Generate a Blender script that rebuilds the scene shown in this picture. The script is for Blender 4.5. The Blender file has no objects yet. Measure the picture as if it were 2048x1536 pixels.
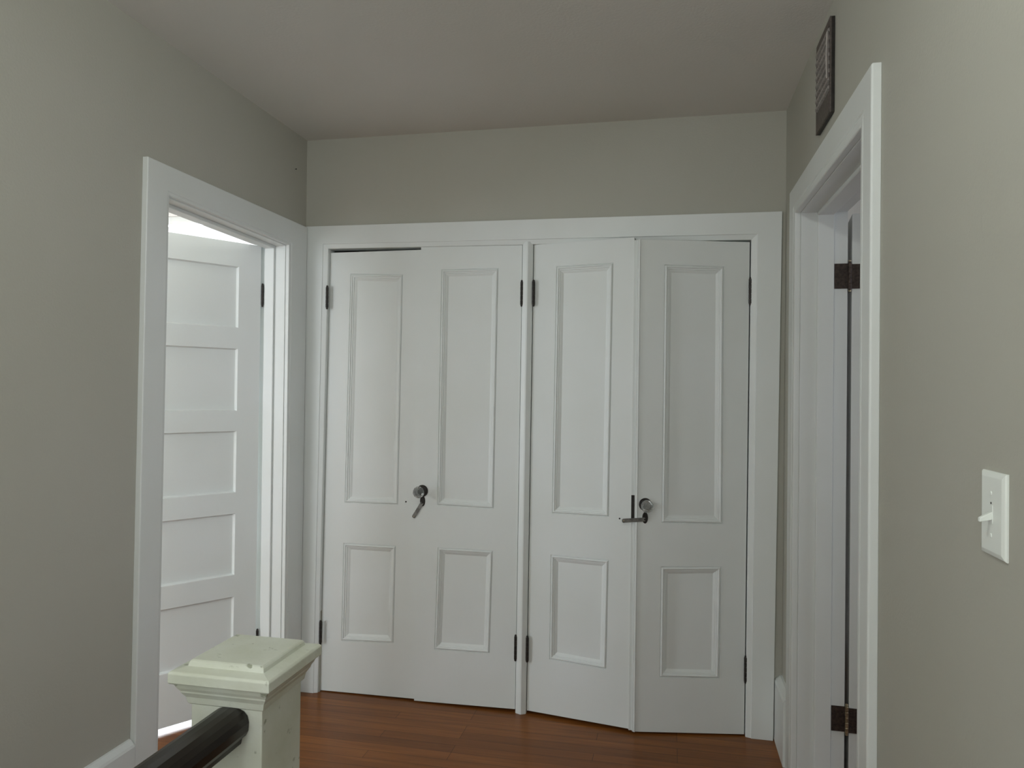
import bpy, math
from mathutils import Vector, Matrix
sc = bpy.context.scene
col = sc.collection

# ---------------------------------------------------------------- camera
def make_camera():
    yaw, pitch, roll = 0.2073, 0.0102, 0.0119
    f = Vector((-math.sin(yaw)*math.cos(pitch), math.cos(yaw)*math.cos(pitch), math.sin(pitch)))
    r = Vector((math.cos(yaw), math.sin(yaw), 0)); u = r.cross(f)
    r2 = r*math.cos(roll) + u*math.sin(roll); u2 = -r*math.sin(roll) + u*math.cos(roll)
    m = Matrix(((r2.x, u2.x, -f.x, 1.6497), (r2.y, u2.y, -f.y, -3.154), (r2.z, u2.z, -f.z, 1.3805), (0, 0, 0, 1)))
    cd = bpy.data.cameras.new('camera'); cd.sensor_width = 36; cd.lens = 1478.4/2048*36; cd.clip_start = .02
    co = bpy.data.objects.new('camera', cd); co.matrix_world = m; col.objects.link(co); sc.camera = co
make_camera()

# ---------------------------------------------------------------- exposure, world, daylight and added fill
sc.view_settings.view_transform = 'Standard'; sc.view_settings.look = 'None'
sc.view_settings.gamma = 1; sc.view_settings.use_curve_mapping = False
sc.view_settings.exposure = 0.15
try:
    sc.cycles.use_denoising = True; sc.cycles.max_bounces = 12; sc.cycles.diffuse_bounces = 8
    sc.cycles.sample_clamp_indirect = 6
except Exception: pass
w = bpy.data.worlds.new('sky'); sc.world = w; w.use_nodes = True
w.node_tree.nodes['Background'].inputs[0].default_value = (.97, .985, 1, 1)
w.node_tree.nodes['Background'].inputs[1].default_value = 1.2
def daylight(name, loc, aim, sx, sz, power, color):
    d = bpy.data.lights.new(name, 'AREA'); d.shape = 'RECTANGLE'; d.size = sx; d.size_y = sz; d.energy = power; d.color = color
    o = bpy.data.objects.new(name, d); o.location = loc
    o.rotation_euler = Vector(aim).to_track_quat('-Z', 'Y').to_euler(); col.objects.link(o)
daylight('daylight_west', (-3.62, -2.75, 1.5), (1, 0, 0), 1.5, 1.5, 112, (.86, .93, 1))
daylight('daylight_south', (-1.0, -3.75, 1.5), (0, 1, 0), 1.3, 1.5, 40, (.86, .93, 1))
daylight('daylight_north', (-1.535, 1.22, 1.5), (0, -1, 0), 1.83, 2.0, 260, (.88, .94, 1))
daylight('fill_rear', (1.05, -4.47, 1.6), (0, 1, 0), 1.6, 1.5, 17, (.97, 1, .97))  # general fill from behind the camera, added to light the back wall
daylight('fill_left_side', (-.24, -3.35, 1.65), (1, 0, 0), 1.1, 1.3, 6.5, (.97, 1, .95))  # invented side source, gives cross light onto the right wall
daylight('fill_right_side', (2.37, -3.45, 1.65), (-1, 0, 0), 1.1, 1.3, 6, (1, .97, 1))  # invented side source, added to brighten the left wall
daylight('daylight_east', (4.72, -.75, 1.5), (-1, 0, 0), 1.3, 1.5, 16, (.80, .84, 1))

# ---------------------------------------------------------------- materials
def node_mat(name):
    m = bpy.data.materials.new(name); m.use_nodes = True
    return m, m.node_tree, m.node_tree.nodes['Principled BSDF']
def paint(name, c, rough=.45, spec=.5, var=.05, scale=3, bump=.12, bscale=60, dirt=None):
    m, t, b = node_mat(name); N, L = t.nodes, t.links
    tc = N.new('ShaderNodeTexCoord')
    n = N.new('ShaderNodeTexNoise'); n.inputs['Scale'].default_value = scale; n.inputs['Detail'].default_value = 5
    L.new(tc.outputs['Object'], n.inputs['Vector'])
    r = N.new('ShaderNodeValToRGB'); L.new(n.outputs['Fac'], r.inputs[0])
    r.color_ramp.elements[0].position = .3; r.color_ramp.elements[1].position = .7
    r.color_ramp.elements[0].color = (c[0]*(1-var), c[1]*(1-var), c[2]*(1-var*1.5), 1)
    r.color_ramp.elements[1].color = (*c, 1)
    out = r.outputs[0]
    if dirt:
        n3 = N.new('ShaderNodeTexNoise'); n3.inputs['Scale'].default_value = dirt[1]; n3.inputs['Detail'].default_value = 8
        L.new(tc.outputs['Object'], n3.inputs['Vector'])
        r3 = N.new('ShaderNodeValToRGB'); L.new(n3.outputs['Fac'], r3.inputs[0])
        r3.color_ramp.elements[0].position = dirt[2]; r3.color_ramp.elements[1].position = dirt[2]+.06
        r3.color_ramp.elements[0].color = (0, 0, 0, 1); r3.color_ramp.elements[1].color = (1, 1, 1, 1)
        mx = N.new('ShaderNodeMixRGB'); L.new(r3.outputs[0], mx.inputs[0]); L.new(out, mx.inputs[1]); mx.inputs[2].default_value = (*dirt[0], 1)
        out = mx.outputs[0]
    L.new(out, b.inputs['Base Color'])
    b.inputs['Roughness'].default_value = rough; b.inputs['Specular IOR Level'].default_value = spec
    if bump:
        n2 = N.new('ShaderNodeTexNoise'); n2.inputs['Scale'].default_value = bscale; n2.inputs['Detail'].default_value = 3
        L.new(tc.outputs['Object'], n2.inputs['Vector'])
        bp = N.new('ShaderNodeBump'); bp.inputs['Strength'].default_value = bump; bp.inputs['Distance'].default_value = .002
        L.new(n2.outputs['Fac'], bp.inputs['Height']); L.new(bp.outputs[0], b.inputs['Normal'])
    return m
WHITE = paint('white_gloss_paint', (.72, .75, .745), .42, .5, .05, 2.5, .18, 25)
WALL = paint('beige_wall_paint', (.44, .435, .385), .75, .3, .05, 1.5, .25, 140)
CEIL = paint('ceiling_paint', (.70, .685, .655), .85, .2, .05, 1.2, .3, 110)
ROOMW = paint('pale_room_paint', (.78, .78, .76), .8, .3)
NEWEL = paint('aged_cream_paint', (.63, .66, .58), .42, .5, .12, 14, .5, 45, dirt=((.30, .32, .24), 42, .655))
PLATE = paint('white_plastic', (.80, .84, .80), .3, .5, .01, 3, 0)
def metal(name, c, rough, met=1.0, var=.4, sc_=60):
    m, t, b = node_mat(name); N, L = t.nodes, t.links
    tc = N.new('ShaderNodeTexCoord'); n = N.new('ShaderNodeTexNoise'); n.inputs['Scale'].default_value = sc_
    L.new(tc.outputs['Object'], n.inputs['Vector']); r = N.new('ShaderNodeValToRGB'); L.new(n.outputs['Fac'], r.inputs[0])
    r.color_ramp.elements[0].position = .35; r.color_ramp.elements[1].position = .65
    r.color_ramp.elements[0].color = (c[0]*(1-var), c[1]*(1-var), c[2]*(1-var), 1); r.color_ramp.elements[1].color = (*c, 1)
    L.new(r.outputs[0], b.inputs['Base Color']); b.inputs['Roughness'].default_value = rough; b.inputs['Metallic'].default_value = met
    return m
DARK = metal('blackened_iron', (.035, .030, .026), .45, .4)
BRONZE = metal('dark_bronze', (.075, .055, .045), .5, .5, .5, 120)
STEEL = metal('grey_steel', (.27, .265, .25), .42, .8)
BRASS = metal('worn_brass', (.55, .48, .33), .35, .9)
LOUVRE = metal('painted_grey_metal', (.34, .31, .29), .5, .2, .3, 90)
TABM = metal('pale_painted_metal', (.50, .46, .44), .45, .1, .1, 60)
BROWNM = metal('brown_painted_metal', (.12, .098, .085), .5, .2, .4, 150)
def glass():
    m, t, b = node_mat('cut_glass'); b.inputs['Base Color'].default_value = (.93, .96, .95, 1)
    b.inputs['Roughness'].default_value = .03; b.inputs['Transmission Weight'].default_value = .90; b.inputs['IOR'].default_value = 1.5
    n = t.nodes.new('ShaderNodeTexNoise'); n.inputs['Scale'].default_value = 30
    mr = t.nodes.new('ShaderNodeMapRange'); mr.inputs[3].default_value = .01; mr.inputs[4].default_value = .08
    t.links.new(n.outputs['Fac'], mr.inputs[0]); t.links.new(mr.outputs[0], b.inputs['Roughness'])
    return m
GLASS = glass()
def pane_mat():
    m = bpy.data.materials.new('window_glass'); m.use_nodes = True; t = m.node_tree; N, L = t.nodes, t.links
    N.remove(N['Principled BSDF']); tr = N.new('ShaderNodeBsdfTransparent'); gl = N.new('ShaderNodeBsdfGlossy'); gl.inputs['Roughness'].default_value = .02
    mx = N.new('ShaderNodeMixShader'); lw = N.new('ShaderNodeFresnel'); lw.inputs[0].default_value = 1.3
    L.new(lw.outputs[0], mx.inputs[0]); L.new(tr.outputs[0], mx.inputs[1]); L.new(gl.outputs[0], mx.inputs[2])
    L.new(mx.outputs[0], N['Material Output'].inputs[0]); return m
PANE = pane_mat()
def rail_wood():
    m, t, b = node_mat('dark_stained_wood'); N, L = t.nodes, t.links
    tc = N.new('ShaderNodeTexCoord'); mp = N.new('ShaderNodeMapping'); mp.inputs['Scale'].default_value = (60, 3, 60)
    n = N.new('ShaderNodeTexNoise'); n.inputs['Scale'].default_value = 1; n.inputs['Detail'].default_value = 6
    L.new(tc.outputs['Object'], mp.inputs[0]); L.new(mp.outputs[0], n.inputs['Vector'])
    r = N.new('ShaderNodeValToRGB'); L.new(n.outputs['Fac'], r.inputs[0])
    r.color_ramp.elements[0].position = .3; r.color_ramp.elements[0].color = (.006, .004, .003, 1)
    r.color_ramp.elements[1].position = .75; r.color_ramp.elements[1].color = (.015, .010, .006, 1)
    L.new(r.outputs[0], b.inputs['Base Color']); b.inputs['Roughness'].default_value = .3; b.inputs['Specular IOR Level'].default_value = .4
    return m
RAILW = rail_wood()
def floor_wood():
    m, t, b = node_mat('strip_oak_floor'); N, L = t.nodes, t.links
    tc = N.new('ShaderNodeTexCoord')
    br = N.new('ShaderNodeTexBrick'); br.offset = .37; br.offset_frequency = 3
    br.inputs['Scale'].default_value = 1; br.inputs['Brick Width'].default_value = .85; br.inputs['Row Height'].default_value = .058
    br.inputs['Mortar Size'].default_value = .0011; br.inputs['Mortar Smooth'].default_value = .3
    br.inputs['Color1'].default_value = (.12, .12, .12, 1); br.inputs['Color2'].default_value = (.9, .9, .9, 1); br.inputs['Mortar'].default_value = (.5, .5, .5, 1)
    L.new(tc.outputs['Object'], br.inputs['Vector'])
    mp = N.new('ShaderNodeMapping'); mp.inputs['Scale'].default_value = (3, 55, 1); L.new(tc.outputs['Object'], mp.inputs[0])
    n = N.new('ShaderNodeTexNoise'); n.inputs['Scale'].default_value = 1; n.inputs['Detail'].default_value = 7; n.inputs['Roughness'].default_value = .65
    L.new(mp.outputs[0], n.inputs['Vector'])
    mp2 = N.new('ShaderNodeMapping'); mp2.inputs['Scale'].default_value = (1.2, 5, 1); L.new(tc.outputs['Object'], mp2.inputs[0])
    n2 = N.new('ShaderNodeTexNoise'); n2.inputs['Scale'].default_value = 1; n2.inputs['Detail'].default_value = 3; L.new(mp2.outputs[0], n2.inputs['Vector'])
    a1 = N.new('ShaderNodeMixRGB'); a1.inputs[0].default_value = .28; L.new(n.outputs['Fac'], a1.inputs[1]); L.new(br.outputs['Color'], a1.inputs[2])
    a2 = N.new('ShaderNodeMixRGB'); a2.inputs[0].default_value = .35; L.new(a1.outputs[0], a2.inputs[1]); L.new(n2.outputs['Fac'], a2.inputs[2])
    r = N.new('ShaderNodeValToRGB'); L.new(a2.outputs[0], r.inputs[0])
    r.color_ramp.elements[0].position = .25; r.color_ramp.elements[0].color = (.10, .033, .008, 1)
    r.color_ramp.elements[1].position = .78; r.color_ramp.elements[1].color = (.34, .125, .026, 1)
    e = r.color_ramp.elements.new(.52); e.color = (.19, .066, .014, 1)
    mm = N.new('ShaderNodeMixRGB'); mm.blend_type = 'MULTIPLY'; L.new(br.outputs['Fac'], mm.inputs[0]); L.new(r.outputs[0], mm.inputs[1]); mm.inputs[2].default_value = (.3, .25, .22, 1)
    L.new(mm.outputs[0], b.inputs['Base Color']); b.inputs['Roughness'].default_value = .28
    b.inputs['Coat Weight'].default_value = .0; b.inputs['Coat Roughness'].default_value = .15; b.inputs['Specular IOR Level'].default_value = .22
    return m
FLOORW = floor_wood()
def lampmat():
    m, t, b = node_mat('lamp_glass'); b.inputs['Base Color'].default_value = (.9, .9, .85, 1)
    b.inputs['Emission Color'].default_value = (.955, 1, .945, 1); b.inputs['Emission Strength'].default_value = 225; return m
LAMP = lampmat()

# ---------------------------------------------------------------- helpers
class MB:
    def __init__(s): s.v = []; s.f = []
    def add(s, vs, fs):
        o = len(s.v); s.v += [tuple(v) for v in vs]; s.f += [tuple(i+o for i in f) for f in fs]; return s
    def box(s, x0, x1, y0, y1, z0, z1):
        return s.add([(x, y, z) for x in (x0, x1) for y in (y0, y1) for z in (z0, z1)],
                     [(0, 1, 3, 2), (4, 6, 7, 5), (0, 4, 5, 1), (2, 3, 7, 6), (0, 2, 6, 4), (1, 5, 7, 3)])
    def loft(s, rings, closed_ring=True, cap=True):
        n = len(rings[0]); vs = [p for r in rings for p in r]; fs = []
        for k in range(len(rings)-1):
            for i in range(n if closed_ring else n-1):
                j = (i+1) % n; fs.append((k*n+i, k*n+j, (k+1)*n+j, (k+1)*n+i))
        if cap and closed_ring: fs += [tuple(range(n-1, -1, -1)), tuple((len(rings)-1)*n+i for i in range(n))]
        return s.add(vs, fs)
    def lathe(s, prof, origin, axis, seg=24, up=None):
        """prof: (radius, distance along axis)"""
        a = Vector(axis).normalized(); t = a.orthogonal().normalized(); b = a.cross(t); o = Vector(origin)
        rings = []
        for r, h in prof:
            rings.append([tuple(o + a*h + (t*math.cos(2*math.pi*i/seg) + b*math.sin(2*math.pi*i/seg))*r) for i in range(seg)])
        return s.loft(rings)
    def build(s, name, mat, parent=None, bevel=0, smooth=False, **props):
        me = bpy.data.meshes.new(name); me.from_pydata(s.v, [], s.f); me.update()
        import bmesh
        bm = bmesh.new(); bm.from_mesh(me); bmesh.ops.remove_doubles(bm, verts=bm.verts, dist=1e-6)
        bmesh.ops.recalc_face_normals(bm, faces=bm.faces); bm.to_mesh(me); bm.free()
        if smooth:
            for p in me.polygons: p.use_smooth = True
        me.materials.append(mat)
        o = bpy.data.objects.new(name, me); col.objects.link(o)
        if bevel:
            md = o.modifiers.new('bevel', 'BEVEL'); md.width = bevel; md.segments = 2; md.limit_method = 'ANGLE'; md.angle_limit = math.radians(35)
            md.use_clamp_overlap = True
        if parent is not None:
            o.parent = parent; o.matrix_parent_inverse = Matrix.Translation(-Vector(parent.location))
        for k, v in props.items(): o[k] = v
        return o
def empty(name, loc, **props):
    o = bpy.data.objects.new(name, None); o.location = loc; o.empty_display_size = .05; col.objects.link(o)
    for k, v in props.items(): o[k] = v
    return o
S = 'structure'
FZ = -.008          # floor level
HC = 2.535          # ceiling height
W = 2.113

def leaf(TL, TR, BR, BL, thick, panels, prof, mat, name, parent, bevel=.0015, extra=None):
    """panelled door leaf on the bilinear patch of four corners; panels bottom to top as [TL,TR,BR,BL] in (s,t)"""
    TL, TR, BR, BL = map(Vector, (TL, TR, BR, BL))
    n = (TR-TL).cross(BL-TL).normalized(); n = -n if False else n
    if n.dot(Vector((1.65, -3.15, 1.38))-TL) < 0: n = -n
    wd = (TR-TL).length; ht = (TL-BL).length
    P = lambda s, t, o=0: tuple((BL*(1-s)+BR*s)*(1-t) + (TL*(1-s)+TR*s)*t + n*o)
    b = MB()
    fs, L_, R_ = [], [(0, 0)], [(1, 0)]
    for p in panels: L_ += [p[3], p[0]]; R_ += [p[2], p[1]]
    L_.append((0, 1)); R_.append((1, 1))
    b.add([P(*q) for q in L_], [tuple(range(len(L_)))]); b.add([P(*q) for q in R_], [tuple(range(len(R_)))])
    prev = ((0, 0), (1, 0))
    for p in panels: b.add([P(*q) for q in (prev[0], prev[1], p[2], p[3])], [(0, 1, 2, 3)]); prev = (p[0], p[1])
    b.add([P(*q) for q in (prev[0], prev[1], (1, 1), (0, 1))], [(0, 1, 2, 3)])
    c = [(0, 0), (1, 0), (1, 1), (0, 1)]
    b.add([P(*q) for q in c] + [P(*q, -thick) for q in c], [(0, 1, 5, 4), (1, 2, 6, 5), (2, 3, 7, 6), (3, 0, 4, 7), (7, 6, 5, 4)])
    out = []
    for p in panels:
        rings = []
        for m, o in prof:
            ds, dt = m/wd, m/ht
            rings.append([P(p[0][0]+ds, p[0][1]-dt, o), P(p[1][0]-ds, p[1][1]-dt, o), P(p[2][0]-ds, p[2][1]+dt, o), P(p[3][0]+ds, p[3][1]+dt, o)])
        b.loft(rings, cap=False)
        out.append(rings[-1])
    if extra: extra(b, P, n)
    b.build(name, mat, parent)
    for r in out:
        r2 = [tuple(Vector(q) - n*.006) for q in r]
        MB().loft([r, r2]).build('panel', mat, parent)
    return P, n, wd, ht
def sweep(b, outer, inner, prof, n):
    """moulded casing: one cross-section from outer to inner edge, carried round the stations with mitred corners"""
    n = Vector(n); rings = []
    for O, I in zip(outer, inner):
        O, I = Vector(O), Vector(I)
        rings.append([tuple(O+(I-O)*t+n*o) for t, o in prof])
    b.loft(rings, closed_ring=True)
def hinge(parent, x, y, z0, z1, ax=(0, 0, 1), r=.0065, mat=None, tips=True, name='hinge'):
    b = MB(); L = z1-z0; g = .0006; k = 5
    for i in range(k):
        a, c = z0+L*i/k+g, z0+L*(i+1)/k-g
        b.lathe([(r*.92, a), (r, a+.001), (r, c-.001), (r*.92, c)], (x, y, 0), (0, 0, 1), 14)
    b.lathe([(r*.7, z0-.003), (r*.7, z1+.003)], (x, y, 0), (0, 0, 1), 12)
    if tips:
        b.lathe([(r*.3, z1), (r*.85, z1+.002), (r*.75, z1+.005), (r*.2, z1+.008)], (x, y, 0), (0, 0, 1), 12)
        b.lathe([(r*.2, z0-.008), (r*.75, z0-.005), (r*.85, z0-.002), (r*.3, z0)], (x, y, 0), (0, 0, 1), 12)
    return b.build(name, mat or DARK, parent, smooth=False)

# ---------------------------------------------------------------- the setting
NP = (.852, -2.014)          # newel shaft, left and front faces
b = MB()                     # floor with the stairwell left open beside the rail
b.box(0, W, -1.90, .62, FZ-.12, FZ); b.box(.86, W, -4.3, -1.90, FZ-.12, FZ)
b.box(-3.5, 0, -3.6, 1.1, FZ-.12, FZ); b.box(W, 4.6, -2.6, 1.3, FZ-.12, FZ)
b.build('floor', FLOORW, kind=S, category='floor', label='glossy orange brown strip wood floor of the hallway')
b = MB(); b.box(-3.5, 4.6, -4.3, 1.3, HC, HC+.1)
b.build('ceiling', CEIL, kind=S, category='ceiling', label='flat grey white painted ceiling above the hallway')
# left wall (x=0 face, doorway y -.985..-.18, z 2.02)
b = MB(); b.box(-.125, 0, -2.8, -.995, -2.7, HC); b.box(-.125, 0, -4.3, -3.9, -2.7, HC); b.box(-.125, 0, -3.9, -2.8, -2.7, 1.0); b.box(-.125, 0, -3.9, -2.8, 2.3, HC); b.box(-.125, 0, -.170, 1.3, FZ-.1, HC); b.box(-.125, 0, -.995, -.170, 2.032, HC)
b.build('wall_left', WALL, kind=S, category='wall', label='plain grey beige wall on the left around the open doorway')
b = MB(); b.box(W, 2.26, -2.9, -1.290, FZ-.1, HC); b.box(W, 2.26, -4.3, -4.0, FZ-.1, HC); b.box(W, 2.26, -4.0, -2.9, FZ-.1, 1.0); b.box(W, 2.26, -4.0, -2.9, 2.3, HC); b.box(W, 2.26, -.340, .62, FZ-.1, HC); b.box(W, 2.26, -1.290, -.340, 2.045, HC)
b.build('wall_right', WALL, kind=S, category='wall', label='plain beige wall on the right around the tall doorway')
b = MB(); b.box(0, .100, 0, .1, FZ-.1, HC); b.box(1.985, W, 0, .1, FZ-.1, HC); b.box(.100, 1.985, 0, .1, 2.036, HC)
b.build('wall_back', WALL, kind=S, category='wall', label='beige wall strip above the row of closet doors')
b = MB(); b.box(.0, W, .60, .62, FZ, HC); b.box(1.035, 1.065, .06, .60, FZ, HC)
b.build('wall_closet', ROOMW, kind=S, category='wall', label='inside back wall and divider of the closet')
# rear wall behind the viewpoint, its window added for fill light
b = MB(); b.box(-.125, 2.26, -4.4, -4.3, -2.7, .85); b.box(-.125, 2.26, -4.4, -4.3, 2.35, HC)
b.box(-.125, .25, -4.4, -4.3, .85, 2.35); b.box(1.85, 2.26, -4.4, -4.3, .85, 2.35)
b.build('wall_rear', WALL, kind=S, category='wall', label='rear hall wall behind the viewpoint with an added fill light window')
# stairwell below the landing
b = MB(); b.box(.86, .90, -4.3, -1.9, -2.7, FZ-.12); b.box(0, .9, -1.92, -1.88, -2.7, FZ-.12); b.box(-.1, .95, -4.3, -1.85, -2.8, -2.7)
b.build('wall_stairwell', WALL, kind=S, category='wall', label='beige walls of the stairwell below the landing')
b = MB()
for k in range(12): b.box(.0, .86, -1.92-.25*(k+1), -1.92-.25*k, FZ-.19*(k+1)-.05, FZ-.19*(k+1))
b.build('trim_5', FLOORW, kind=S, category='stairs', label='wooden stair treads descending beside the left wall')
# left room
b = MB(); b.box(-3.6, -3.5, -3.6, -3.5, FZ-.1, HC); b.box(-3.6, -3.5, -2.0, 1.1, FZ-.1, HC); b.box(-3.6, -3.5, -3.5, -2.0, FZ-.1, .7); b.box(-3.6, -3.5, -3.5, -2.0, 2.3, HC)
b.box(-3.6, -1.65, -3.7, -3.6, FZ-.1, HC); b.box(-.35, -.125, -3.7, -3.6, FZ-.1, HC); b.box(-1.65, -.35, -3.7, -3.6, FZ-.1, .7); b.box(-1.65, -.35, -3.7, -3.6, 2.3, HC)
b.box(-3.6, -2.45, 1.1, 1.2, FZ-.1, HC); b.box(-.62, -.125, 1.1, 1.2, FZ-.1, HC); b.box(-2.45, -.62, 1.1, 1.2, FZ-.1, .5); b.box(-2.45, -.62, 1.1, 1.2, 2.5, HC)
b.build('wall_left_room', ROOMW, kind=S, category='wall', label='pale walls of the bright room behind the left door')
# right room
b = MB(); b.box(4.5, 4.6, -2.6, -1.4, FZ-.1, HC); b.box(4.5, 4.6, -.1, 1.3, FZ-.1, HC); b.box(4.5, 4.6, -1.4, -.1, FZ-.1, .8); b.box(4.5, 4.6, -1.4, -.1, 2.25, HC); b.box(2.26, 4.6, 1.2, 1.3, FZ-.1, HC)
b.box(2.26, 4.6, -2.7, -2.6, FZ-.1, HC)
b.build('wall_right_room', ROOMW, kind=S, category='wall', label='pale walls of the room beyond the right doorway')
def window(idx, c, horiz, w_, z0, z1, label):
    """sash window centred at c, in a wall along x (horiz) or y"""
    e = empty('window_%d' % idx, (c[0], c[1], z0), kind=S, category='window', label=label)
    fb, gb = MB(), MB()
    def bx(m, a0, a1, d0, d1, za, zb):
        if horiz: m.box(c[0]+a0, c[0]+a1, c[1]+d0, c[1]+d1, za, zb)
        else: m.box(c[0]+d0, c[0]+d1, c[1]+a0, c[1]+a1, za, zb)
    h = w_/2; t = .05; zm = (z0+z1)/2
    bx(fb, -h, -h+t, -.03, .03, z0, z1); bx(fb, h-t, h, -.03, .03, z0, z1)
    bx(fb, -h+t, h-t, -.03, .03, z0, z0+t); bx(fb, -h+t, h-t, -.03, .03, z1-t, z1); bx(fb, -h+t, h-t, -.03, .03, zm-.025, zm+.025)
    fb.build('window_frame', WHITE, e)
    bx(gb, -h+t, h-t, -.003, .003, z0+t, zm-.025); gb.build('pane', PANE, e)
    g2 = MB(); bx(g2, -h+t, h-t, -.003, .003, zm+.025, z1-t); g2.build('pane', PANE, e)
window(1, (-1.535, 1.15), True, 1.83, .5, 2.5, 'bright window in the room behind the left door')
window(2, (-3.55, -2.75), False, 1.5, .7, 2.3, 'window on the far side of the left room')
window(3, (1.05, -4.35), True, 1.6, .85, 2.35, 'added fill light window at the rear end of the hall')  # made up to go with the rear fill light
window(4, (4.55, -.75), False, 1.3, .8, 2.25, 'window in the room beyond the right doorway')

window(5, (-.06, -3.35), False, 1.1, 1.0, 2.3, 'added fill light window in the left wall behind the viewpoint')  # unseen opening, put in for the left side fill
window(6, (2.19, -3.45), False, 1.1, 1.0, 2.3, 'added fill light window in the right wall behind the viewpoint')  # unseen opening, put in for the right side fill
window(7, (-1.0, -3.65), True, 1.3, .7, 2.3, 'window on the near side of the left room')

# closet frame, casing round the four doors
b = MB()
out = [(.010, -.020, FZ), (.003, -.020, 2.131), (2.097, -.020, 2.121), (2.078, -.020, FZ)]
inn = [(.096, -.020, FZ), (.118, -.020, 2.027), (1.979, -.020, 2.011), (1.972, -.020, FZ)]
sweep(b, out, inn, [(0, -.020), (0, -.001), (.01, 0), (.80, 0), (.815, -.0035), (.96, -.008), (1, -.010), (1, -.075), (.8, -.075), (.8, -.0205)], (0, -1, 0))
r0 = [(1.020, .04, FZ), (1.020, -.008, FZ), (1.024, -.011, FZ), (1.040, -.018, FZ), (1.046, -.019, FZ), (1.062, -.010, FZ), (1.066, -.006, FZ), (1.066, .04, FZ)]
r1 = [(x+.0085, y, 2.03) for x, y, z in r0]
b.loft([r0, r1])
b.build('trim_1', WHITE, kind=S, category='casing', label='white painted casing framing the four closet doors', bevel=.0022)

# left doorway casing
b = MB()
out = [(.020, -1.107, FZ), (.020, -1.092, 2.118), (.020, -.024, 2.126), (.020, -.024, FZ)]
inn = [(.020, -.994, FZ), (.020, -.982, 2.022), (.020, -.182, 2.014), (.020, -.172, FZ)]
sweep(b, out, inn, [(0, -.020), (0, -.002), (.02, 0), (.88, 0), (.90, -.003), (1, -.004), (1, -.006), (1, -.020)], (1, 0, 0))
out = [(0, -1.000, FZ), (0, -.988, 2.028), (0, -.176, 2.020), (0, -.166, FZ)]
inn = [(0, -.994, FZ), (0, -.982, 2.018), (0, -.186, 2.010), (0, -.176, FZ)]
sweep(b, out, inn, [(0, .0), (1, .0), (1, -.130), (0, -.130)], (1, 0, 0))                    # jamb lining
stp = [(0, -.982, FZ), (0, -.970, 2.006), (0, -.198, 1.998), (0, -.188, FZ)]
sweep(b, inn, stp, [(0, -.048), (.9, -.048), (1, -.050), (1, -.092), (0, -.092)], (1, 0, 0))   # stop
b.build('trim_2', WHITE, kind=S, category='casing', label='white casing and jamb around the left open doorway', bevel=.0015)

# right doorway casing
b = MB()
out = [(2.091, -.235, FZ), (2.091, -.232, 2.138), (2.091, -1.372, 2.129), (2.091, -1.372, FZ)]
inn = [(2.091, -.350, FZ), (2.091, -.350, 2.036), (2.091, -1.277, 2.017), (2.091, -1.277, FZ)]
sweep(b, out, inn, [(0, -.022), (0, -.003), (.03, 0), (.72, 0), (.76, -.004), (.82, -.001), (.97, -.001), (1, -.004), (1, -.022)], (-1, 0, 0))
o2 = [(2.113, -.340, FZ), (2.113, -.340, 2.046), (2.113, -1.290, 2.030), (2.113, -1.290, FZ)]
i2 = [(2.113, -.352, FZ), (2.113, -.352, 2.034), (2.113, -1.278, 2.015), (2.113, -1.278, FZ)]
sweep(b, o2, i2, [(0, 0), (1, 0), (1, -.158), (0, -.158)], (-1, 0, 0))
i3 = [(2.113, -.364, FZ), (2.113, -.364, 2.022), (2.113, -1.266, 2.003), (2.113, -1.266, FZ)]
sweep(b, i2, i3, [(0, -.055), (.8, -.055), (1, -.059), (1, -.110), (0, -.110)], (-1, 0, 0))
b.build('trim_3', WHITE, kind=S, category='casing', label='white moulded casing and jamb around the tall right doorway', bevel=.0018)

# baseboards
def baseboard(name, x0, sgn, y0, y1, h, label, t=.022):
    b = MB(); pr = [(0, FZ), (t, FZ), (t, h-.022), (t*.85, h-.014), (t*.5, h-.006), (t*.3, h-.001), (0, h)]
    b.loft([[(x0+sgn*d, y, z) for d, z in pr] for y in (y0, y1)])
    b.build(name, WHITE, kind=S, category='baseboard', label=label)
baseboard('baseboard_left', 0, 1, -4.3, -1.109, .272, 'tall white baseboard on the left wall beside the doorway')
baseboard('baseboard_right', W, -1, -.234, -.001, .252, 'short white baseboard in the right corner next to the closet', .030)
baseboard('baseboard_right_near', W, -1, -4.3, -1.374, .262, 'white baseboard under the light switch on the right wall')

# ---------------------------------------------------------------- closet doors
MOULD = [(0, 0), (.0014, -.0035), (.0026, -.0035), (.0045, .0012), (.0075, .0034), (.0105, .0030), (.013, -.0015), (.0175, -.0022),
         (.019, -.0058), (.0225, -.0065), (.031, -.0115)]
def closet_door(idx, TL, TR, BR, BL, panels, label, extra=None):
    e = empty('door_%d' % idx, ((BL[0]+BR[0])/2, (BL[1]+BR[1])/2, FZ), kind=S, category='door', label=label)
    P, n, wd, ht = leaf(TL, TR, BR, BL, .030, panels, MOULD, WHITE, 'door_leaf', e, extra=extra)
    return e, P, n, wd, ht
def groove(b, P, n, s, t0, t1, wmm=.0012):      # open joint between stile and rail
    b.add([P(s-wmm, t0, .0002), P(s+wmm, t0, .0002), P(s+wmm, t1, .0002), P(s-wmm, t1, .0002)], [(0, 1, 2, 3)])

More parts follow.
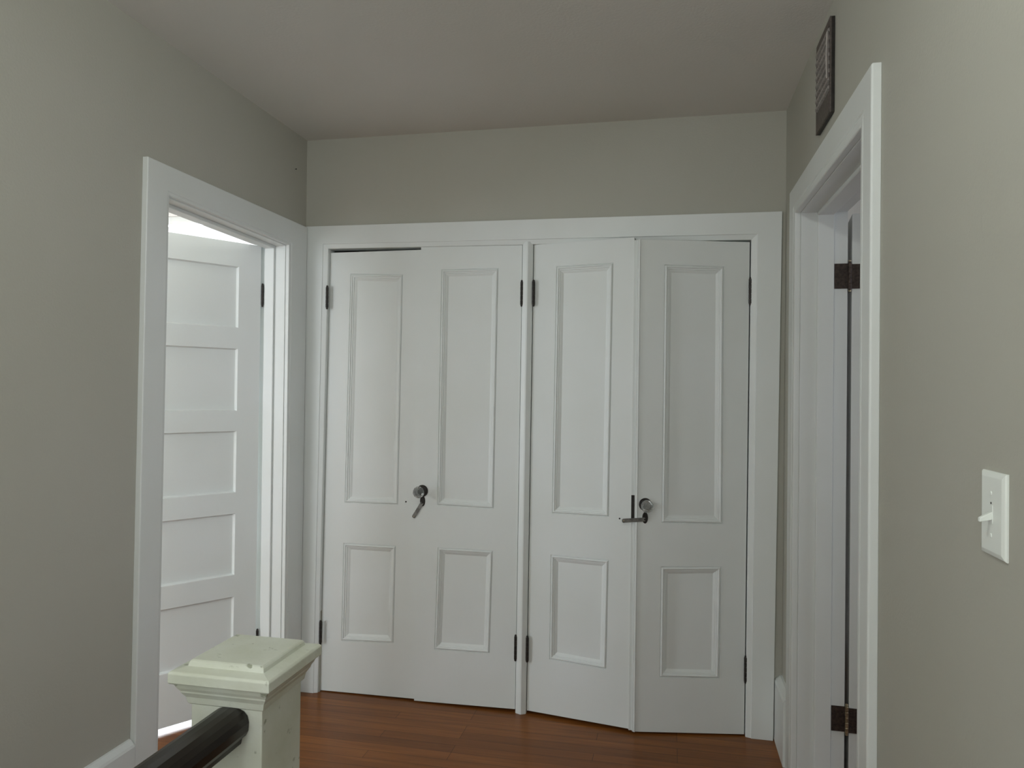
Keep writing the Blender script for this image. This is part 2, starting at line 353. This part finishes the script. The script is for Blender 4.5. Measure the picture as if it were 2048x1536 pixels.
e1, P1, n1, w1, h1 = closet_door(1, (.1195, .012, 2.012), (.563, .012, 2.014), (.558, .012, .000), (.0985, .012, -.004),
    [[(.216, .338), (.775, .337), (.768, .119), (.213, .116)], [(.226, .951), (.800, .946), (.792, .429), (.218, .429)]],
    'leftmost closet door, white with two recessed panels and no knob')
hinge(e1, .1185, -.016, 1.755, 1.850); hinge(e1, .1095, -.016, .223, .318)
e2, P2, n2, w2, h2 = closet_door(2, (.562, 0, 2.024), (1.025, 0, 2.019), (1.0165, 0, .005), (.557, 0, -.003),
    [[(.216, .339), (.763, .338), (.748, .115), (.196, .115)], [(.210, .950), (.775, .951), (.765, .428), (.204, .431)]],
    'second closet door from the left, white with glass knob and hanging lever')
hinge(e2, 1.0265, -.008, 1.757, 1.858); hinge(e2, 1.0175, -.008, .222, .322)
e3, P3, n3, w3, h3 = closet_door(3, (1.0772, 0, 2.018), (1.511, -.075, 2.022), (1.507, -.075, .005), (1.0686, 0, .005),
    [[(.220, .338), (.795, .338), (.785, .113), (.222, .116)], [(.234, .951), (.803, .951), (.790, .426), (.226, .425)]],
    'third closet door from the left, white, slightly ajar beside the centre post')
hinge(e3, 1.0785, -.010, 1.757, 1.858); hinge(e3, 1.0690, -.010, .222, .322)
def bead4(b, P, n):      # half round bead along the meeting edge and the rebated tongue behind it
    rings = []
    for t in (0, 1):
        rings.append([P(.012+dx, t, o) for dx, o in ((-.004, -.001), (-.001, .003), (.006, .0045), (.013, .003), (.016, -.001))])
    b.loft(rings)
    b.loft([[P(s, t, o) for s, o in ((-.028, -.012), (.01, -.012), (.01, -.030), (-.028, -.030))] for t in (.0, 1)])
e4, P4, n4, w4, h4 = closet_door(4, (1.526, -.088, 2.010), (1.974, 0, 2.004), (1.968, 0, -.002), (1.522, -.088, .001),
    [[(.240, .335), (.780, .338), (.774, .111), (.238, .111)], [(.240, .950), (.773, .949), (.785, .424), (.240, .424)]],
    'rightmost closet door, white, slightly ajar with glass knob and level lever', extra=bead4)
hinge(e4, 1.977, -.006, 1.750, 1.852); hinge(e4, 1.9715, -.006, .213, .312)

def knobset(e, P, n, wd, ht, rose, esc, tip, skip=None):
    """rose, esc, tip as (s,t) on the leaf"""
    R = Vector(P(*rose)); E = Vector(P(*esc)); T = Vector(P(*tip))
    MB().lathe([(.0262, 0), (.0262, .002), (.0235, .0045), (.0215, .0035), (.017, .0042), (.009, .006), (.009, .012)], R, n, 28).build('rosette', DARK, e, label='dark round backplate')
    MB().lathe([(.0075, .010), (.0075, .026), (.0105, .028), (.0105, .033), (.008, .034)], R, n, 18).build('knob_shank', STEEL, e)
    k = MB().lathe([(.010, .034), (.014, .036), (.0235, .044), (.0262, .052), (.0262, .056), (.0225, .064), (.013, .069), (.0001, .0705)], R, n, 12)
    k.build('knob', GLASS, e, label='faceted clear glass knob')
    up = Vector((0, 0, 1)); sd = n.cross(up).normalized()
    ring = lambda o, g: [tuple(E + sd*math.cos(a)*.0118*g + up*math.sin(a)*.0235*g + n*o) for a in [2*math.pi*i/24 for i in range(24)]]
    MB().loft([ring(0, 1), ring(.0018, 1), ring(.003, .88)]).build('escutcheon', DARK, e, label='dark oval keyhole plate')
    E2 = E - up*.006
    d = (T-E2); L = d.length; d.normalize(); q = n.cross(d).normalized()
    b = MB()
    prof = [(0, .0055), (.004, .0078), (L*.5, .0078), (L-.005, .0085), (L, .0055)]
    pts = [E2+d*a+q*w_ for a, w_ in prof] + [E2+d*a-q*w_ for a, w_ in reversed(prof)]
    b.loft([[tuple(p+n*.0035) for p in pts], [tuple(p+n*.0065) for p in pts]])
    lv = b.build('latch_lever', STEEL, e, bevel=.0006, label='flat grey metal lever')
    MB().lathe([(.0035, .0062), (.0035, .0078), (.0001, .0085)], E2+d*.002, n, 12).build('pivot_screw', DARK, lv)
    MB().lathe([(.0028, .0062), (.0028, .0072), (.0001, .0076)], E2+d*(L-.007), n, 12).build('end_rivet', BRASS, lv)
knobset(e2, P2, n2, w2, h2, (.052, .4615), (.056, .439), (-.034, .402))
knobset(e4, P4, n4, w4, h4, (.093, .4605), (.093, .4335), (-.115, .4265))
def screw_hole(e, P, n, s, t):
    MB().lathe([(.0036, -.001), (.0036, .0006), (.0002, .0007)], Vector(P(s, t)), n, 12).build('screw_hole', DARK, e, label='small dark screw hole')
screw_hole(e1, P1, n1, .872, .4365); screw_hole(e3, P3, n3, .892, .4245)
A, B_ = Vector(P4(-.0265, .430)), Vector(P4(-.0265, .478)); sd = (Vector(P4(.1, .4))-Vector(P4(0, .4))).normalized()
b = MB(); b.loft([[tuple(Q+sd*c_+n4*o) for c_, o in ((-.001, -.0125), (.0170, -.0125), (.0170, -.0075), (-.001, -.0075))] for Q in (A, B_)])
b.build('lock_plate', DARK, e4, label='dark metal lock plate in the door edge')

# ---------------------------------------------------------------- left room door (five panels)
u = Vector((-.56, -.83, 0)).normalized(); H = Vector((-.105, -.205, 0)); DW = .765
F = H+u*DW
e5 = empty('door_5', (H.x, H.y, FZ), kind=S, category='door', label='white five panel door standing open in the left doorway')
zz = [(.228, .488), (.580, .843), (.933, 1.197), (1.283, 1.551), (1.640, 1.904)]
sa, sb = .098/DW, 1-.0985/DW
hz = 2.007-.013
pn = [[(sa, (z1-.013)/hz), (sb, (z1-.013)/hz), (sb, (z0-.013)/hz), (sa, (z0-.013)/hz)] for z0, z1 in zz]
leaf((F.x, F.y, 2.007), (H.x, H.y, 2.007), (H.x, H.y, .013), (F.x, F.y, .013), .035, pn,
     [(0, 0), (.001, -.001), (.004, -.0125), (.006, -.014)], WHITE, 'door_leaf', e5)
n5 = Vector((-u.y, u.x, 0))
for z0 in (1.748, .232): hinge(e5, -.1000, -.1985, z0, z0+.088, r=.0058)
R = F - u*.06 + Vector((0, 0, .93))
MB().lathe([(.026, 0), (.026, .003), (.008, .006), (.008, .03), (.024, .04), (.027, .052), (.018, .064), (.001, .066)], R, n5, 20).build('knob', DARK, e5)

# ---------------------------------------------------------------- right room door, folded back
e6 = empty('door_6', (2.284, -.354, FZ), kind=S, category='door', label='white door folded back into the room beyond the right doorway')
d6 = Vector((.12, .993, 0)).normalized(); q6 = Vector((.993, -.12, 0)).normalized()
H6 = Vector((2.2845, -.353, 0)); b = MB()
b.loft([[tuple(H6+Vector((0, 0, z))), tuple(H6+q6*.038+Vector((0, 0, z))), tuple(H6+q6*.038+d6*.86+Vector((0, 0, z))), tuple(H6+d6*.86+Vector((0, 0, z)))] for z in (.006, 2.024)])
b.build('door_leaf', WHITE, e6, bevel=.001)
for z0, z1, mt in ((1.757, 1.850, BRONZE), (.196, .288, BRONZE)):
    h_ = hinge(e6, 2.2765, -.3575, z0, z1, r=.0062, mat=BRONZE if z0 > 1 else BRASS)
    b = MB(); b.box(2.2265, 2.272, -.3545, -.3520, z0+.002, z1-.002)
    b.build('hinge_leaf', mt, h_, label='dark bronze hinge leaf on the jamb')
    b = MB(); b.box(2.2805, 2.3195, -.3590, -.3565, z0+.001, z1-.005)
    b.build('hinge_leaf', mt, h_, label='dark bronze hinge leaf on the door edge')
    b = MB()
    for zz_ in (z0-.006, z1+.006): b.lathe([(.0002, -.0045), (.0042, -.003), (.0052, 0), (.0042, .003), (.0002, .0045)], (2.2765, -.3575, zz_), (0, 0, 1), 12)
    b.build('pin_tip', BRASS, h_, label='worn brass hinge pin tips')
    b = MB()
    for xx in (2.238, 2.262, 2.289, 2.309):
        for zt in (.25, .75):
            yy = -.3545 if xx < 2.275 else -.3590
            b.lathe([(.0028, 0), (.0022, .0007), (.0002, .0009)], (xx, yy, z0+(z1-z0)*zt), (0, -1, 0), 10)
    b.build('screws', DARK, h_)

# ---------------------------------------------------------------- newel post
x0, x1, y0, y1 = .852, .986, -2.014, -1.878
CXN, CYN = (x0+x1)/2, (y0+y1)/2
ne = empty('newel_post', (CXN, CYN, FZ), category='newel post', label='square cream painted newel post with chipped stepped cap in the foreground')
MB().box(x0, x1, y0, y1, FZ, .878).build('shaft', NEWEL, ne, bevel=.002)
def sq(o, z, cx=None, cy=None): return [(x0-o, y0-o, z), (x1+o, y0-o, z), (x1+o, y1+o, z), (x0-o, y1+o, z)]
b = MB(); b.loft([sq(.0005, .836), sq(.004, .839), sq(.005, .843), sq(.0065, .850), sq(.011, .857), sq(.0125, .859), sq(.013, .862), sq(.017, .868), sq(.020, .8745), sq(.0205, .877)])
b.build('neck_moulding', NEWEL, ne)
b = MB(); b.loft([sq(.0255, .877), sq(.0275, .880), sq(.0275, .895), sq(.0245, .8985), sq(.004, .9025)])
b.build('cap', NEWEL, ne, bevel=.0012)
b = MB(); b.loft([sq(.005, .9015), sq(.0035, .9085), sq(.0015, .9110), sq(-.001, .9125)])
b.build('cap_block', NEWEL, ne, bevel=.0008)

# handrail
b = MB(); cx, zt = .929, .838
pr = [(-.020, -.060), (-.022, -.048), (-.029, -.044), (-.033, -.036), (-.034, -.022), (-.031, -.011), (-.024, -.004), (-.013, 0), (0, .001),
      (.013, 0), (.024, -.004), (.031, -.011), (.034, -.022), (.033, -.036), (.029, -.044), (.022, -.048), (.020, -.060)]
b.loft([[(cx+dx, y, zt+dz) for dx, dz in pr] for y in (-4.29, -2.0145)])
re = empty('handrail', (cx, -3.6, zt), category='handrail', label='dark brown wooden stair handrail running into the cream newel post')
b.build('rail', RAILW, re, smooth=False, bevel=.0015)
for k in range(19):
    y = -2.13-.115*k
    MB().box(cx-.014, cx+.014, y-.014, y+.014, FZ, zt-.058).build('baluster', WHITE, re)

# ---------------------------------------------------------------- light switch
sw = empty('light_switch', (W, -1.97, 1.212), category='light switch', label='white toggle light switch plate on the beige right wall')
def sqx(o, x, a0=-2.012, a1=-1.931, c0=1.1515, c1=1.2735): return [(x, a0+o, c0+o), (x, a1-o, c0+o), (x, a1-o, c1-o), (x, a0+o, c1-o)]
b = MB(); b.loft([sqx(0, W-.0001), sqx(0, W-.0022), sqx(.0022, W-.0045), sqx(.0075, W-.0064), sqx(.009, W-.0066)])
b.build('wall_plate', PLATE, sw)
b = MB(); b.box(W-.0072, W-.006, -1.9765, -1.9655, 1.200, 1.226); b.build('toggle_slot', PLATE, sw)
b = MB()
b.loft([[(W-.0066, -1.9755, 1.205), (W-.0066, -1.9665, 1.205), (W-.0066, -1.9665, 1.2165), (W-.0066, -1.9755, 1.2165)],
        [(W-.0225, -1.9745, 1.2010), (W-.0225, -1.9675, 1.2010), (W-.0225, -1.9675, 1.2070), (W-.0225, -1.9745, 1.2070)]])
b.build('toggle', PLATE, sw, bevel=.001)
for z in (1.2425, 1.182):
    MB().lathe([(.0034, 0), (.003, .001), (.0002, .0014)], (W-.0066, -1.971, z), (-1, 0, 0), 12).build('screw', PLATE, sw)
MB().lathe([(.0018, 0), (.0018, .0003)], (W-.0067, -1.971, 1.2285), (-1, 0, 0), 10).build('pinhole', DARK, sw, label='tiny dark hole above the toggle')

# ---------------------------------------------------------------- wall register high above the right doorway
ya, yb, za, zb = -.892, -.690, 2.197, 2.475
ve = empty('wall_vent', (W, (ya+yb)/2, za), category='vent', label='dark metal slatted vent high on the wall above the right doorway')
b = MB(); X0 = W-.014
b.box(X0+.004, W-.0005, ya, yb, za, zb)
b.build('backing', DARK, ve, bevel=.001)
b = MB(); b.box(X0, X0+.004, ya, yb, zb-.022, zb); b.box(X0, X0+.004, yb-.010, yb, za, zb-.022)
b.box(X0, X0+.004, ya, ya+.008, za, zb-.022)
b.build('frame', BROWNM, ve)
b = MB(); b.box(X0-.001, X0+.004, ya+.008, yb-.010, za, za+.062); b.build('lower_panel', BROWNM, ve, label='plain brown lower panel')
for k in range(8):
    z = za+.068+k*.0240
    b = MB(); b.loft([[(X0+.004, y, z), (X0-.0035, y, z+.003), (X0-.0050, y, z+.0090), (X0+.004, y, z+.0165)] for y in (ya+.008, yb-.010)])
    b.build('slat', LOUVRE, ve)
b = MB(); b.loft([[(X0-.009+.004*abs(t-.45), ya+.001, za+.100+.135*t), (X0-.011+.004*abs(t-.45), ya+.006, za+.100+.135*t), (X0-.004, ya+.020, za+.100+.135*t), (X0+.001, ya+.012, za+.100+.135*t)] for t in (0, .25, .5, .75, 1)])
b.build('damper_tab', TABM, ve, label='pale upright metal tab at the near edge')

# ---------------------------------------------------------------- nail in the left wall
MB().lathe([(.0012, -.0), (.0012, .006), (.0030, .006), (.0030, .0075)], (0, -.111, 2.37), (1, 0, 0), 10).build('nail', DARK, category='nail', label='small dark nail high in the left wall near the back corner')

# ---------------------------------------------------------------- ceiling lamp over the viewpoint
LX, LY = 1.27, -2.60
le = empty('ceiling_lamp', (LX, LY, HC), category='ceiling light', label='bare round bulb in a small ceiling holder over the hallway')
MB().lathe([(.055, 0), (.055, .012), (.040, .022), (.022, .028), (.020, .050)], (LX, LY, HC), (0, 0, -1), 28).build('lamp_holder', PLATE, le)
R_ = .042
MB().lathe([(.014, .045)] + [(R_*math.sin(a), .050+.040-R_*math.cos(a)+.01) for a in [math.pi*k/16 for k in range(3, 16)]] + [(.0005, .050+.04+R_+.01)], (LX, LY, HC), (0, 0, -1), 28).build('bulb', LAMP, le, smooth=True)
